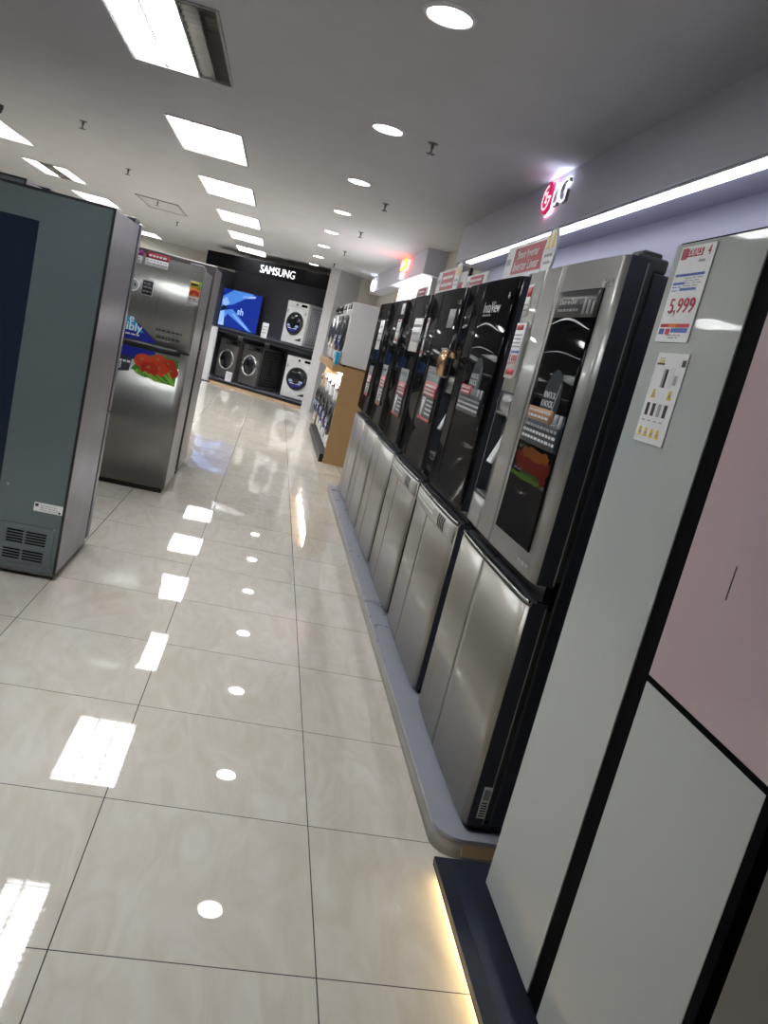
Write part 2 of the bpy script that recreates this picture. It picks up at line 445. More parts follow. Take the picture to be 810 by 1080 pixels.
# ------------------------------------------------------------------ fridges
def emblem(mb, x, z, r, f, m1, m2, off=.0016):
    """round face mark: ring open at upper right, nose stroke, one eye, on a disc."""
    if m1: mb.ell(x, z, r, r, f(x)-off-.0012, f(x)-off, m1)
    y0, y1 = f(x)-off-.002, f(x)-off-.0008
    w = r*.13
    mb.ring(x, z, r*.66, r*.66+w, y0, y1, m2, 36, radians(90), radians(360))
    mb.box(x+r*.22, x+r*.66+w, y0, y1, z-w/2, z+w/2, m2)
    mb.box(x-w/2, x+w/2, y0, y1, z-r*.34, z+r*.38, m2); mb.box(x-w/2, x+r*.24, y0, y1, z-r*.34, z-r*.34+w, m2)
    mb.ell(x-r*.33, z+r*.27, r*.12, r*.12, y0, y1, m2, 16)

def side_fridge(label, yc, w, up, lo, seam=-.085, glass=None, disp=False, z0=.07, xf=1.1, bowd=.009, name='refrigerator'):
    """bow-fronted four-door fridge; front at local y=0, faces -y. Returns root and its front curve."""
    t = thing(name, label, 'fridge', (xf, yc, z0), -pi/2)
    hw = w/2; HT = 1.81
    def f(x):
        u = abs(x)/hw
        y = -bowd*(1-u*u)
        e = hw-abs(x)
        if e < .014: y += (.014-e)**2/.016
        return y
    MB().box(-hw+.004, hw-.004, .085, .72, .03, HT-.03, DKBODY, .006).build('cabinet', t)
    MB().box(-hw+.02, hw-.02, .03, .70, 0, .03, DKPLASTIC).build('base_plinth', t)
    gk = MB()
    for (a, b) in ((.035, .77), (.845, HT-.01)):
        gk.box(-hw+.012, hw-.012, .066, .085, a+.01, b-.01, GREYPLASTIC); gk.box(hw-.0035, hw-.001, .060, .064, a, b, GREYINK)
    gk.build('door_gasket', t)
    spans = ((-hw+.002, seam-.002), (seam+.002, hw-.002))
    doors = []
    for k, (a, b) in enumerate(spans):
        d = MB().bow(a, b, .025, .768, f, 0, .066, lo, side=DKBODY); d.bow(a, b, .768, .782, f, -.004, .066, lo, side=DKBODY)
        d.box(a+.004, b-.004, .03, .066, .782, .79, DKPLASTIC)
        lower = d.build('lower_door', t)
        gp = MB().bow(a+.004, b-.004, .779, .786, f, .0015, .01, CHROME); gp.build('pocket_handle', lower)
        d = MB()
        if k == 0 and disp:
            xa, xb, za, zb = a+.018, a+.205, .95, 1.36
            d.bow(a, xa, .838, HT, f, 0, .066, up, 4, side=DKBODY); d.bow(xb, b, .838, HT, f, 0, .066, up, 8, side=DKBODY)
            d.bow(xa, xb, .838, za, f, 0, .066, up, 6, side=DKBODY); d.bow(xa, xb, zb, HT, f, 0, .066, up, 6, side=DKBODY)
            d.box(xa, xb, .05, .066, za, zb, up)
        else:
            d.bow(a, b, .838, HT, f, 0, .066, up, side=DKBODY)
        upper = d.build('upper_door', t); doors.append(upper)
        if k == 0 and disp:
            q = MB()
            q.bow(xa+.001, xb-.001, zb-.09, zb-.001, f, -.004, .05, DKPLASTIC if up is BLKSTEEL else GREYSIDE, 6)
            q.box(xa+.002, xb-.002, .042, .05, za+.002, zb-.09, GREYSIDE if up is not BLKSTEEL else DKPLASTIC)
            q.bow(xa+.002, xb-.002, za+.001, za+.014, f, -.003, .05, GREYPLASTIC, 6)
            q.box(xa+.006, xb-.006, f(xa+.1)+.003, f(xa+.1)+.0035, zb-.084, zb-.08, CHROME)
            dp = q.build('water_dispenser', upper)
            M = Matrix.Translation(((xa+xb)/2, .02, za+.20)) @ Matrix.Rotation(radians(-18), 4, 'X')
            MB().box(-.028, .028, -.006, .006, -.07, .06, PALEINK, .004, M=M).build('dispenser_paddle', upper)
    dk = MB().box(-hw+.01, hw-.01, .045, .072, .785, .842, DKPLASTIC)
    dk.build('handle_recess', t)
    for a in (-1, 1):
        hcap = MB().box(a*(hw-.135), a*(hw-.012), .03, .125, HT-.03, HT+.012, GREYPLASTIC, .008)
        hcap.box(a*(hw-.115), a*(hw-.03), .05, .11, HT+.005, HT+.028, GREYPLASTIC, .008)
        hcap.build('hinge_cover', t)
        MB().box(a*(hw-.10), a*(hw-.02), .25, .42, HT-.03, HT+.014, GREYPLASTIC, .008).build('top_cap', t)
    lg = MB()
    emblem(lg, hw-.105, HT-.075, .016, f, None, CHROME); text(lg, 'LG', hw-.068, HT-.075, .034, CHROME, f, .001)
    lg.build('logo', doors[1])
    if glass:
        gx0, gx1, gz0, gz1 = glass
        MB().bow(gx0, gx1, gz0, gz1, f, .0025, None, BLKGLASS, 14).build('glass_panel', doors[1])
    return t, f, doors

GL = mat('glass_decal_grey', (.05, .05, .053), .3, spec=.1)
GLB = mat('glass_decal_slate', (.022, .034, .045), .3, spec=.1)
def glass_decal(parent, f, gx0, gx1, gz0, gz1, ARC, food=True, panel=True):
    """printed advertising film on the glass door panel, with light reflections drawn in as arcs."""
    mb = MB(); w = gx1-gx0; o = .0032
    if panel:
        mb.bow(gx0+.002, gx1-.002, gz1-.085, gz1-.002, f, o, None, GL, 10)
        text(mb, 'Door-in-Door', gx0+w*.33, gz1-.035, w*.42, PALEINK, f, .0046); mb.words(gx0+w*.1, gx0+w*.6, gz1-.062, .008, f, GREYINK, .0046)
        for k in range(3): mb.bow(gx0+w*(.68+.09*k), gx0+w*(.73+.09*k), gz1-.075, gz1-.028-.004*k, f, .0042, None, GREYINK, 3)
    for (zc, h, th0, col) in ((ARC-.0, .016, .005, PALEINK), (ARC-.095, .008, .003, GREYINK)):  # pale arcs drawn in for light reflected by the glass
        n = 22; vs = []; x_0, x_1 = gx0+w*.03, gx1-w*.05
        for i in range(n+1):
            u = i/n; x = x_0+(x_1-x_0)*u; z = zc+h*sin(pi*u*1.25)-.004*u; th = th0*(.4+sin(pi*u))
            vs += [(x, f(x)-.0046, z), (x, f(x)-.0046, z+th), (x, f(x)-.0036, z+th), (x, f(x)-.0036, z)]
        mb.add(vs, [[4*i+k, 4*i+(k+1) % 4, 4*i+4+(k+1) % 4, 4*i+4+k] for i in range(n) for k in range(4)], col)
    xo = gx0+w*.54; rx, rz = w*.22, .105; zo = 1.365
    poly_on(mb, [(xo+rx*cos(i*pi/16), zo+rz*sin(i*pi/16)) for i in range(32)], f, GLB, .0036)
    text(mb, 'KNOCK', xo-w*.03, zo+.022, w*.28, PALEINK, f, .0050); text(mb, 'KNOCK', xo-w*.05, zo-.006, w*.28, PALEINK, f, .0050)
    poly_on(mb, [(xo+w*.08, zo-.03), (xo+w*.11, zo-.03), (xo+w*.17, zo+.06), (xo+w*.15, zo+.065)], f, GREYINK, .0048)
    zb = 1.305
    mb.bow(gx0+.004, gx1-.004, zb-.085, zb+.03, f, .0042, None, GLB, 10)
    mb.bow(gx0+w*.05, gx0+w*(.70 if food else .5), zb-.006, zb+.036, f, .0050, None, BRONZE if food else RED, 8)
    for r in range(2): mb.words(gx0+w*.09, gx0+w*(.66 if food else .46), zb+.024-.017*r, .008, f, PALEINK, .0062)
    for (a, b, c_, d_) in ((.75, .83, .0, .03), (.87, .94, -.01, .03)): mb.bow(gx0+w*a, gx0+w*b, zb+c_, zb+d_, f, .0052, None, GREYINK, 3)
    for r in range(3): mb.words(gx0+w*.06, gx1-w*.08, zb-.024-.02*r, .009, f, PALEINK if r else GREYINK, .0056)
    if food:
        for k, (xa_, xb_, za_, zb_, m) in enumerate(((.06, .96, 1.125, 1.205, 'tomato_print'), (.2, .9, 1.17, 1.212, 'orange_print'), (.3, .95, 1.105, 1.15, 'tomato_print'), (.02, .85, 1.10, 1.12, 'lime_print'), (.3, .8, 1.118, 1.13, 'green_print'))):
            xm, zm = gx0+w*(xa_+xb_)/2, (za_+zb_)/2; rx, rz = w*(xb_-xa_)/2, (zb_-za_)/2
            c_ = MATS[m].node_tree.nodes['Principled BSDF'].inputs['Base Color'].default_value[:3]
            sq = lambda q: math.copysign(abs(q)**.6, q)
            poly_on(mb, [(xm+rx*sq(cos(i*pi/12)), zm+rz*(sq(sin(i*pi/12))+.25*sin(i*1.9+k))*.85) for i in range(24)], f, mat('dim_'+m, tuple(.2*c for c in c_), .5, spec=.05), .0036+.0004*k)
    return mb.build('glass_decal', parent)
def price_card(parent, f, x0, x1, z0, z1, off=.004, digits=None, col=RED):
    mb = MB(); mb.bow(x0, x1, z0, z1, f, off, None, PAPER, 6); w = x1-x0; h = z1-z0
    g = lambda x: f(x)-off
    mb.bow(x0+w*.08, x1-w*.25, z1-h*.13, z1-h*.04, g, .0008, None, col, 5)
    for r in range(4): mb.words(x0+w*.1, x1-w*.1, z1-h*(.22+.07*r), h*.025, g, GREYINK, .001)
    mb.bow(x0+w*.08, x1-w*.1, z0+h*.46, z0+h*.5, g, .0008, None, BLUE, 5)
    if digits: text(mb, digits, (x0+x1)/2, z0+h*.32, w*.8, col, g, .001)
    mb.bow(x0+w*.08, x1-w*.1, z0+h*.06, z0+h*.16, g, .0008, None, col, 5)
    return mb.build('price_card', parent)
def promo_patch(parent, f, x0, x1, z0, z1, words_=True):
    """dark advertising sticker with a red block and pale lettering."""
    mb = MB(); w = x1-x0; h = z1-z0
    mb.bow(x0, x1, z0, z1, f, .0012, None, GLB, 8)
    mb.bow(x0+w*.04, x1-w*.04, z0+h*.45, z0+h*.72, f, .002, None, CRIM, 8)
    for k in range(3): mb.words(x0+w*.12, x1-w*.12, z0+h*(.64-.07*k), h*.04, f, PAPER, .0028)
    mb.bow(x0+w*.1, x0+w*.42, z0+h*.1, z0+h*.42, f, .002, None, GREYINK, 5)
    mb.bow(x0+w*.2, x0+w*.3, z0+h*.05, z0+h*.36, f, .0026, None, PALEINK, 3)
    for k in range(4): mb.words(x0+w*.5, x1-w*.08, z0+h*(.38-.08*k), h*.035, f, PALEINK, .0024)
    for k in range(2): mb.words(x0+w*.1, x1-w*.3, z1-h*(.08+.08*k), h*.04, f, GREYINK, .0024)
    mb.bow(x0+w*.05, x1-w*.05, z0+h*.0, z0+h*.05, f, .0024, None, RED, 8)
    return mb.build('promotional_sticker', parent)
def chevron_band(parent, f, x0, x1, z0, z1):
    mb = MB(); mb.bow(x0, x1, z0, z1, f, .0014, None, mat('film_grey', (.40, .39, .36), .3), 10)
    for r in range(2): mb.words(x0+.02, x0+(x1-x0)*.55, z1-.02-.022*r, .010, f, PAPER, .003)
    xs0 = x0+(x1-x0)*.66; w = .018; zc = (z0+z1)/2; h = (z1-z0)*.40
    for k in range(4):
        a = xs0+k*.034
        for s_ in (-1, 1):
            pts = [(a, zc), (a+w, zc), (a+w+.016, zc+s_*h), (a+.016, zc+s_*h)]
            vs = [(x, f(x)-.0028, z) for x, z in pts]+[(x, f(x)-.0012, z) for x, z in pts]
            mb.add(vs, [[0, 1, 2, 3], [4, 5, 6, 7]]+[[i, (i+1) % 4, 4+(i+1) % 4, 4+i] for i in range(4)], INK)
    return mb.build('film_band', parent)

# --- nearest steel fridge
F1, f1, d1 = side_fridge('silver steel four-door fridge with dark glass window and water dispenser, nearest in the row', 1.02, .885, STEEL, STEEL_L, -.055, (-.02, .345, .91, 1.72), True)
glass_decal(d1[1], f1, -.02, .345, .91, 1.72, 1.612)
price_card(d1[0], f1, -.42, -.285, 1.41, 1.62, .008, '5,999')
MB().bow(-.42, -.35, 1.645, 1.765, f1, .002, None, PAPER, 4).bow(-.415, -.355, 1.72, 1.755, f1, .003, None, RED, 4).words(-.41, -.36, 1.69, .006, f1, GREYINK, .003).words(-.41, -.36, 1.67, .006, f1, GREYINK, .003).build('price_card', d1[0])
MB().words(.27, .37, .868, .012, f1, GREYINK, .0012).build('door_badge', d1[1])
sl_ = MB().box(.4405, .4426, .034, .062, .055, .165, PAPER)
sl_.box(.4410, .443, .038, .058, .12, .155, GREYINK)
for k in range(6): sl_.box(.4410, .443, .038, .058, .062+.009*k, .066+.009*k, INK)
sl_.build('rating_label', F1)
# --- black fridge with glass window
F2, f2, d2 = side_fridge('black four-door fridge with glass window, second in the row, beside the silver one', 2.015, .91, BLKSTEEL, STEEL_L, -.085, (-.08, .435, .86, 1.80), True)
glass_decal(d2[1], f2, -.06, .36, .90, 1.62, 1.60, False, False)
tx = MB(); text(tx, 'InstaView', .13, 1.69, .26, PALEINK, f2, .004); tx.words(.0, .14, 1.655, .008, f2, GREYINK, .004); tx.build('door_lettering', d2[1])
chevron_band(F2, f2, -.445, .44, .69, .765)
# curled foil loop hung on the far door
lp = MB(); n = 30; vs = []; ML = Matrix.Translation((-.27, -.06, 1.41)) @ Matrix.Rotation(radians(52), 4, 'Z')
for i in range(n+1):
    a = radians(-120+270*i/n)
    for (dx, r) in ((-.024, .060), (.024, .060), (.024, .0625), (-.024, .0625)): vs.append(ML @ Vector((dx, -r*cos(a), 1.1*r*sin(a))))
lp.add(vs, [[4*i+k, 4*i+(k+1) % 4, 4*i+4+(k+1) % 4, 4*i+4+k] for i in range(n) for k in range(4)], GOLD, True)
lp.build('foil_loop', d2[0])['label'] = 'curled bronze foil loop on the door'
# --- farther black fridges
F3, f3, d3 = side_fridge('black four-door fridge with plain upper doors and red sticker, third in the row', 2.985, .91, BLKSTEEL, STEEL_L, -.085)
promo_patch(d3[1], f3, .0, .37, 1.08, 1.38); chevron_band(F3, f3, -.445, .44, .69, .765)
price_card(d3[0], f3, -.445, -.37, 1.42, 1.66, .004)
MB().bow(.20, .34, 1.60, 1.70, f3, .0016, None, GREYINK, 6).build('door_sticker', d3[1])
F4, f4, d4 = side_fridge('black four-door fridge with a white notice on its door, fourth in the row', 3.955, .91, BLKSTEEL, STEEL_L, -.085)
nt_ = MB().bow(.08, .38, 1.44, 1.66, f4, .002, None, PAPER, 8)
for k in range(3): nt_.words(.10, .36, 1.61-.05*k, .016, f4, GREYINK, .0034)
nt_.build('door_notice', d4[1])
promo_patch(d4[1], f4, .0, .34, 1.0, 1.32)
F5, f5, d5 = side_fridge('black four-door fridge with red price cards, fifth in the row', 4.885, .88, BLKSTEEL, TAUPE_D, -.05)
promo_patch(d5[1], f5, -.02, .26, .98, 1.30); price_card(d5[1], f5, .22, .36, 1.48, 1.66, .004, None, RED)
MB().bow(.24, .36, 1.70, 1.78, f5, .002, None, PAPER, 5).build('door_sticker', d5[1])
F6, f6, d6 = side_fridge('black four-door fridge with a white notice, farthest in the row beside the wooden unit', 5.77, .80, BLKSTEEL, TAUPE_D, -.03)
nt_ = MB().bow(.02, .26, 1.40, 1.66, f6, .002, None, PAPER, 8)
for k in range(3): nt_.words(.04, .24, 1.60-.06*k, .016, f6, GREYINK, .0034)
nt_.build('door_notice', d6[1])
promo_patch(d6[1], f6, -.02, .24, .98, 1.25)

# --- white / pink glass fridge
def glass_fridge(label, yc, lmat, umat, dmat, seam0=-.062, seam1=.007, xr=.428):
    t = thing('refrigerator', label, 'fridge', (1.1, yc, .05), -pi/2)
    MB().box(-.445, .445, .05, .72, .06, 1.81, SEAMBLK, .004).build('cabinet', t)
    MB().box(-.43, .43, .06, .70, 0, .06, DKPLASTIC).build('base_plinth', t)
    d = MB().box(-.452, seam0, 0, .048, .05, 1.825, lmat, .002).build('tall_door', t)
    MB().box(-.447, seam0-.0, .006, .05, .042, 1.83, SEAMBLK).build('door_frame', d)
    MB().box(seam0, seam1, .004, .05, .05, 1.825, SEAMBLK).build('handle_channel', t)
    u = MB().box(seam1, xr, 0, .048, .906, 1.825, umat, .002).build('upper_door', t)
    MB().box(seam1+.001, xr-.001, .002, .05, .892, .906, SEAMBLK).build('door_frame', u)
    l = MB().box(seam1, xr, 0, .048, .05, .892, dmat, .002).build('lower_door', t)
    MB().box(xr, .452, .001, .05, .05, 1.825, SEAMBLK).build('edge_trim', t)
    for a in (-1, 1): MB().box(a*.43, a*.31, .06, .18, 1.81, 1.83, GREYPLASTIC, .006).build('hinge_cover', t)
    return t, d, u, l
WF, wd, wu, wl = glass_fridge('white and pink glass-fronted fridge on the navy platform, nearest on the right', -.15, WGLASS, PGLASS, WGLASS)
card = MB(); x0, x1, z0, z1 = -.415, -.258, 1.592, 1.815
card.box(x0, x1, -.0035, -.0015, z0, z1, PAPER)
def rect(a, b, c_, d_, m, k=1): card.box(x0+(x1-x0)*a, x0+(x1-x0)*b, -.0035-.0006*k, -.0034, z0+(z1-z0)*c_, z0+(z1-z0)*d_, m)
G0 = lambda x: -.0035
rect(.06, .68, .885, .965, RED); rect(.06, .22, .865, .98, CRIM, 2)
text(card, 'DEALS', x0+.074, z0+.207, .058, PAPER, G0, .0013); text(card, '4', x1-.022, z0+.207, .014, CRIM, G0, .0008); rect(.62, .8, .82, .845, GREYINK)
for (a, b, c_, d_) in ((.05, .9, .685, .712), (.05, .4, .60, .625), (.30, .78, .535, .562)): rect(a, b, c_, d_, BLUE)
for k in range(4): card.words(x0+.06, x1-.02, z0+.148-.006*k, .002, G0, GREYINK, .001)
for k in range(2): card.words(x0+.01, x0+.05, z0+.128-.008*k, .002, G0, BLUE, .001)
text(card, '5,999', x0+.083, z0+.082, .118, CRIM, G0, .001, height=.040, bold=.006)
rect(.05, .92, .155, .19, RED); rect(.3, .55, .155, .19, ORANGE, 2); rect(.05, .2, .08, .14, BLUE); rect(.25, .38, .08, .14, RED); rect(.42, .9, .10, .145, BLUE)
card.words(x0+.06, x1-.05, z0+.010, .003, G0, GREYINK, .001); card.words(x0+.05, x1-.04, z0+.016, .003, G0, GREYINK, .001)
card.build('price_card', wd)
card = MB(); x0, x1, z0, z1 = -.372, -.226, 1.355, 1.567
card.box(x0, x1, -.0035, -.0015, z0, z1, PAPER)
text(card, 'LG', x0+.03, z1-.018, .022, YEL, G0, .001); rect(.06, .30, .865, .885, INK); rect(.86, .97, .86, .93, INK)
rect(.36, .5, .62, .82, GREYINK); rect(.44, .5, .62, .82, INK, 2); rect(.58, .70, .62, .84, PALEINK); rect(.74, .84, .66, .76, GREYINK)
for k in range(4): rect(.12+.2*k, .22+.2*k, .30, .44, GREYINK if k == 2 else INK)
for (a, c_) in [(.18, .52), (.72, .52)]+[(.10+.2*k, .09) for k in range(4)]:
    cx_ = x0+(x1-x0)*(a+.05); cz_ = z0+(z1-z0)*(c_+.02)
    card.prism([(cx_-.010, cz_-.009), (cx_+.010, cz_-.009), (cx_+.004, cz_+.012), (cx_-.004, cz_+.012)], 'y', -.0042, -.0034, YEL)
    card.box(cx_-.004, cx_+.004, -.0046, -.0034, cz_-.004, cz_+.002, GREYINK)
for k in range(4): card.words(x0+.015+.029*k, x0+.03+.029*k, z0+.052, .003, G0, GREYINK, .001)
card.build('feature_card', wd)
MB().box(.17, .173, -.0008, .0006, 1.13, 1.195, INK).build('hairline_mark', wu)
NF, *_ = glass_fridge('dark taupe fridge barely showing at the bottom right corner', -1.085, TGLASS, TGLASS, TGLASS)

# --- signs standing on the fridge tops
def top_sign(label, x, yc, w, h, z0, lines, badge=True, group='promotional signs on the fridge tops'):
    t = thing('promotional_sign', label, 'sign', (x, yc, z0), -pi/2, group)
    b = MB().box(-w/2, w/2, 0, .006, 0, h, PAPER, .002)
    b.words(-w/2+.03, -w/2+.09, h*.7, .03, FLAT, GREYINK, .001)
    b.build('board', t)
    p = MB().box(-w*.30, w*.34, -.0015, .0, h*.44, h*.93, CRIM)
    if lines:
        text(p, lines[0], w*.02, h*.79, w*.46, PAPER, FLAT, .002); text(p, lines[1], w*.02, h*.575, w*.54, PAPER, FLAT, .002)
    else:
        for k in range(2): p.words(-w*.24, w*.26, h*(.58+.2*k), h*.08, FLAT, PAPER, .0022)
    p.build('red_panel', t)
    MB().box(-w*.3, w*.3, 0, .07, -.0, .004, PALEINK).build('foot', t)
    if badge:
        q = MB().ell(w*.5-.005, h*.66, w*.12, h*.42, -.010, -.002, PAPER)
        q.ring(w*.5-.005, h*.66, h*.385, h*.415, -.0105, -.0095, GREYINK, sx=w*.12/(h*.42))
        for s_ in (-1, 1): q.prism([(w*.5-.005+s_*.03-.018, h*.74), (w*.5-.005+s_*.03+.018, h*.74), (w*.5-.005+s_*.03+.008, h*.98), (w*.5-.005+s_*.03-.008, h*.98)], 'y', -.0115, -.0095, YEL)
        q.words(w*.5-.05, w*.5+.04, h*.62, .012, lambda x: -.01, GREYINK, .001); q.words(w*.5-.045, w*.5+.035, h*.5, .01, lambda x: -.01, GREYINK, .001)
        q.build('oval_badge', t)
    return t
top_sign('white sign with red smart inverter panel and oval badge, standing on the second fridge', 1.235, 2.08, .70, .25, 1.85, ('Smart Inverter', 'Inverter Linear'))
top_sign('low white and red sign standing on the third fridge in the row', 1.235, 3.0, .50, .16, 1.85, None, False)
top_sign('white and red sign with oval badge standing on the fourth fridge in the row', 1.235, 3.86, .70, .245, 1.85, None)
top_sign('small white and red sign standing on the fifth fridge in front of the lightbox', 1.235, 4.8, .50, .17, 1.85, None, False)

# --- LED strip and logo sign on the bulkhead
ls = thing('led_strip_light', 'long bright white LED strip under the bulkhead above the fridges', 'light', (1.73, 0, 2.42))
MB().box(-.03, .03, -3.2, 5.72, -.012, 0, LOUV).build('channel', ls)
MB().box(-.026, .026, -3.19, 5.71, -.02, -.012, LED).build('diffuser', ls)
lgs = thing('brand_sign', 'illuminated LG sign with crimson emblem and white letters on the bulkhead', 'sign', (1.69, 3.36, 2.62), -pi/2)
e = MB().cyl((-.155, -.034, 0), .098, .022, SIGNRED, 'y', 40)
emblem(e, -.155, 0, .098, lambda x: -.0325, None, SIGNW)
e.build('round_emblem', lgs)
hl = MB().cyl((-.155, -.010, 0), .088, .008, SIGNHALO, 'y', 40); hl.box(-.03, .15, -.011, -.004, .056, .066, SIGNHALO); hl.build('halo_light', lgs)
lt = MB(); text(lt, 'LG', .085, 0, .245, GREYEDGE, FLAT, .012, .018, 0, height=.15); text(lt, 'LG', .085, 0, .245, SIGNW, FLAT, .0305, .001, 0, height=.15); lt.build('letters', lgs)
# farther signs
os_ = thing('brand_sign', 'small glowing orange sign on the farther bulkhead', 'sign', (1.71, 9.55, 2.58), -pi/2)
q = MB(); q.box(-.21, .21, -.06, -.03, .0, .14, SIGNOR, .006)
for k in range(3): q.box(-.17+.12*k, -.09+.12*k, -.064, -.058, .03, .11, SIGNREDGLOW)
q.build('lit_face', os_); MB().box(-.2, .2, -.03, -.002, .005, .135, SIGNREDGLOW).build('halo_light', os_)
MB().box(-.2, -.08, -.05, -.01, -.10, -.02, SIGNW, .004).build('lower_letter', os_)
ws = thing('brand_sign', 'small glowing white sign at the far end of the farther bulkhead', 'sign', (1.71, 13.15, 2.56), -pi/2)
q = MB(); q.ell(-.15, 0, .16, .095, -.05, -.02, SIGNW); q.box(.03, .3, -.05, -.02, -.06, .06, SIGNW, .01); q.build('letters', ws)
MB().ell(-.12, 0, .14, .08, -.016, -.004, SIGNHALO).build('halo_light', ws)
lb = thing('lightbox', 'bright white backlit panel under the farther bulkhead, behind the fridges', 'lightbox', (1.86, 9.7, 1.95), -pi/2)
MB().box(-1.55, 1.5, -.0, .08, -.35, .5, LOUV).build('case', lb)
MB().box(-1.2, 1.49, -.006, 0, -.34, .49, BOXW).build('lit_face', lb)
MB().box(-1.54, -1.21, -.006, 0, -.34, .49, WOODTRIM).build('cream_panel', lb)
fp = thing('framed_board', 'dark framed white board on the beige wall between the bulkheads', 'notice board', (1.95, 7.25, 2.06), -pi/2)
fr = MB()
for a in (-1, 1): fr.box(a*.78, a*.72, -.03, -.001, -.45, .45, DKPLASTIC); fr.box(-.72, .72, -.03, -.001, a*.45, a*.39, DKPLASTIC)
fr.build('frame', fp); MB().box(-.72, .72, -.015, -.001, -.39, .39, PAPER).build('board', fp)
MB().box(-.4, .5, -.017, -.015, .1, .28, CRIM).build('red_panel', fp)

# ------------------------------------------------------------------ left side fridges
def left_fridge(label, xr, yb, w, dep, ht, detail=True, name='refrigerator'):
    """its back faces the camera (-y); right side (as seen) is at x = xr."""
    cx = xr-w/2; yf = yb+dep
    t = thing(name, label, 'fridge', (cx, yf, 0), pi)
    mb = MB().box(xr-w, xr, yb+.012, yf-.085, .03, ht-.012, LAV, .004); mb.build('cabinet', t, True)
    b = MB().box(xr-w+.004, xr-.010, yb, yb+.014, .035, ht-.02, BACKST, .002)
    b.box(xr-w+.002, xr-.003, yb+.003, yb+.014, .02, .052, GREYSIDE)
    bp = b.build('back_panel', t, True)
    ed = MB().box(xr-.0105, xr+.001, yb-.001, yb+.013, .03, ht-.008, DKPLASTIC); ed.box(xr-w, xr, yb-.001, yb+.013, ht-.02, ht-.008, DKPLASTIC)
    ed.build('edge_seal', t, True)
    for (z0_, z1_, nm) in ((.05, .78, 'lower_door'), (.79, ht, 'upper_door')):
        MB().box(xr-w, xr+.004, yf-.07, yf, z0_, z1_, LAV, .008).build(nm, t, True)
    MB().box(xr-w+.02, xr-.006, yf-.084, yf-.070, .06, ht-.02, DKPLASTIC).build('door_gasket', t, True)
    MB().box(xr-.14, xr-.01, yf-.16, yf-.01, ht-.012, ht+.018, DKPLASTIC, .008).build('hinge_cover', t, True)
    ft = MB()
    for x in (xr-.06, xr-w+.06):
        for y in (yb+.08, yf-.12): ft.cyl((x, y, 0), .022, .035, DKPLASTIC, n=16)
    ft.build('feet', t, True)
    if detail:
        MB().box(xr-.42, xr-.385, yb-.0075, yb-.005, .90, .93, PAPER).build('small_label', bp, True)
        MB().box(xr-w+.03, xr-.312, yb-.006, yb+.002, .36, 1.655, DARKREFLECT, .003).build('painted_reflection', bp, True)  # dark reflection on the back, built as a thin dark plate
        g_ = MB().box(xr-.30, xr-.03, yb-.004, yb+.001, .065, .262, BACKST, .003)
        for (a, b_, c_, d_) in ((.248, .172, .170, .226), (.160, .066, .170, .226), (.254, .176, .088, .130), (.164, .068, .088, .130)):
            n = 5 if c_ > .15 else 4
            for k in range(n): z = c_+(d_-c_)*k/(n-1); g_.box(xr-a, xr-b_, yb-.0055, yb-.003, z-.0035, z+.0035, SEAMBLK)
        g_.build('vent_grille', bp, True)
        lb_ = MB().box(xr-.145, xr-.012, yb-.0015, yb+.001, .338, .382, PAPER)
        for k in range(3): 
            x = xr-.115
            while x < xr-.04: w_ = random.uniform(.008, .02); lb_.box(x, x+w_, yb-.0022, yb-.001, .347+.01*k, .350+.01*k, GREYINK); x += w_+.004
        lb_.box(xr-.14, xr-.125, yb-.0022, yb-.001, .362, .376, INK); lb_.box(xr-.03, xr-.02, yb-.0022, yb-.001, .342, .352, INK)
        lb_.build('rating_label', bp, True)
        s_ = MB()
        for (x, z) in ((.033, .262), (.03, .06), (.30, .255)): s_.cyl((xr-x, yb-.006, z), .006, .006, CHROME, 'y', 12)
        s_.build('screws', bp, True)
    return t
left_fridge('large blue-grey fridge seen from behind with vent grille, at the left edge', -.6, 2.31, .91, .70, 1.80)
left_fridge('unseen fridge added left of the silver tomato-sticker fridge, blocking a light-panel reflection', -1.13, 4.66, .72, .68, 1.86, False)  # unseen, added to block a ceiling-panel reflection in the white fridge
left_fridge('fridge peeking over the top of the large left fridge', -1.42, 3.70, .80, .70, 1.95, False)

# silver two-door fridge facing the camera
sf = thing('refrigerator', 'silver two-door fridge with tomato sticker facing the camera, left of the aisle', 'fridge', (-.744, 4.62, 0))
MB().box(-.346, .346, .075, .68, .03, 1.72, GREYSIDE, .005).build('cabinet', sf)
MB().box(-.33, .33, .03, .66, 0, .035, DKPLASTIC).build('base_plinth', sf)
MB().box(-.335, .335, .062, .076, .05, 1.71, DKPLASTIC).build('door_gasket', sf)
fs_ = lambda x: -.005*(1-(x/.35)**2)+(max(0, .02-(.35-abs(x)))**2/.03)
u = MB().bow(-.35, .35, 1.105, 1.735, fs_, 0, .062, SILV, 24).build('upper_door', sf)
l = MB().bow(-.35, .35, .045, 1.085, fs_, 0, .062, SILV, 24).build('lower_door', sf)
MB().bow(-.34, .285, 1.062, 1.112, fs_, .003, .03, DKPLASTIC, 16).bow(.285, .345, 1.084, 1.106, fs_, -.006, .03, DKPLASTIC, 4).build('handle_recess', sf)
MB().box(.23, .33, .02, .16, 1.72, 1.75, GREYSIDE, .006).build('hinge_cover', sf)
en = MB().bow(.262, .340, 1.462, 1.628, fs_, .0012, None, PAPER, 6)
en.bow(.264, .338, 1.58, 1.627, fs_, .002, None, YEL, 6); en.bow(.32, .339, 1.575, 1.627, fs_, .0026, None, LIME, 3); en.bow(.268, .318, 1.596, 1.612, fs_, .0026, None, INK, 4)
en.bow(.263, .339, 1.52, 1.58, fs_, .002, None, ORANGE, 6)
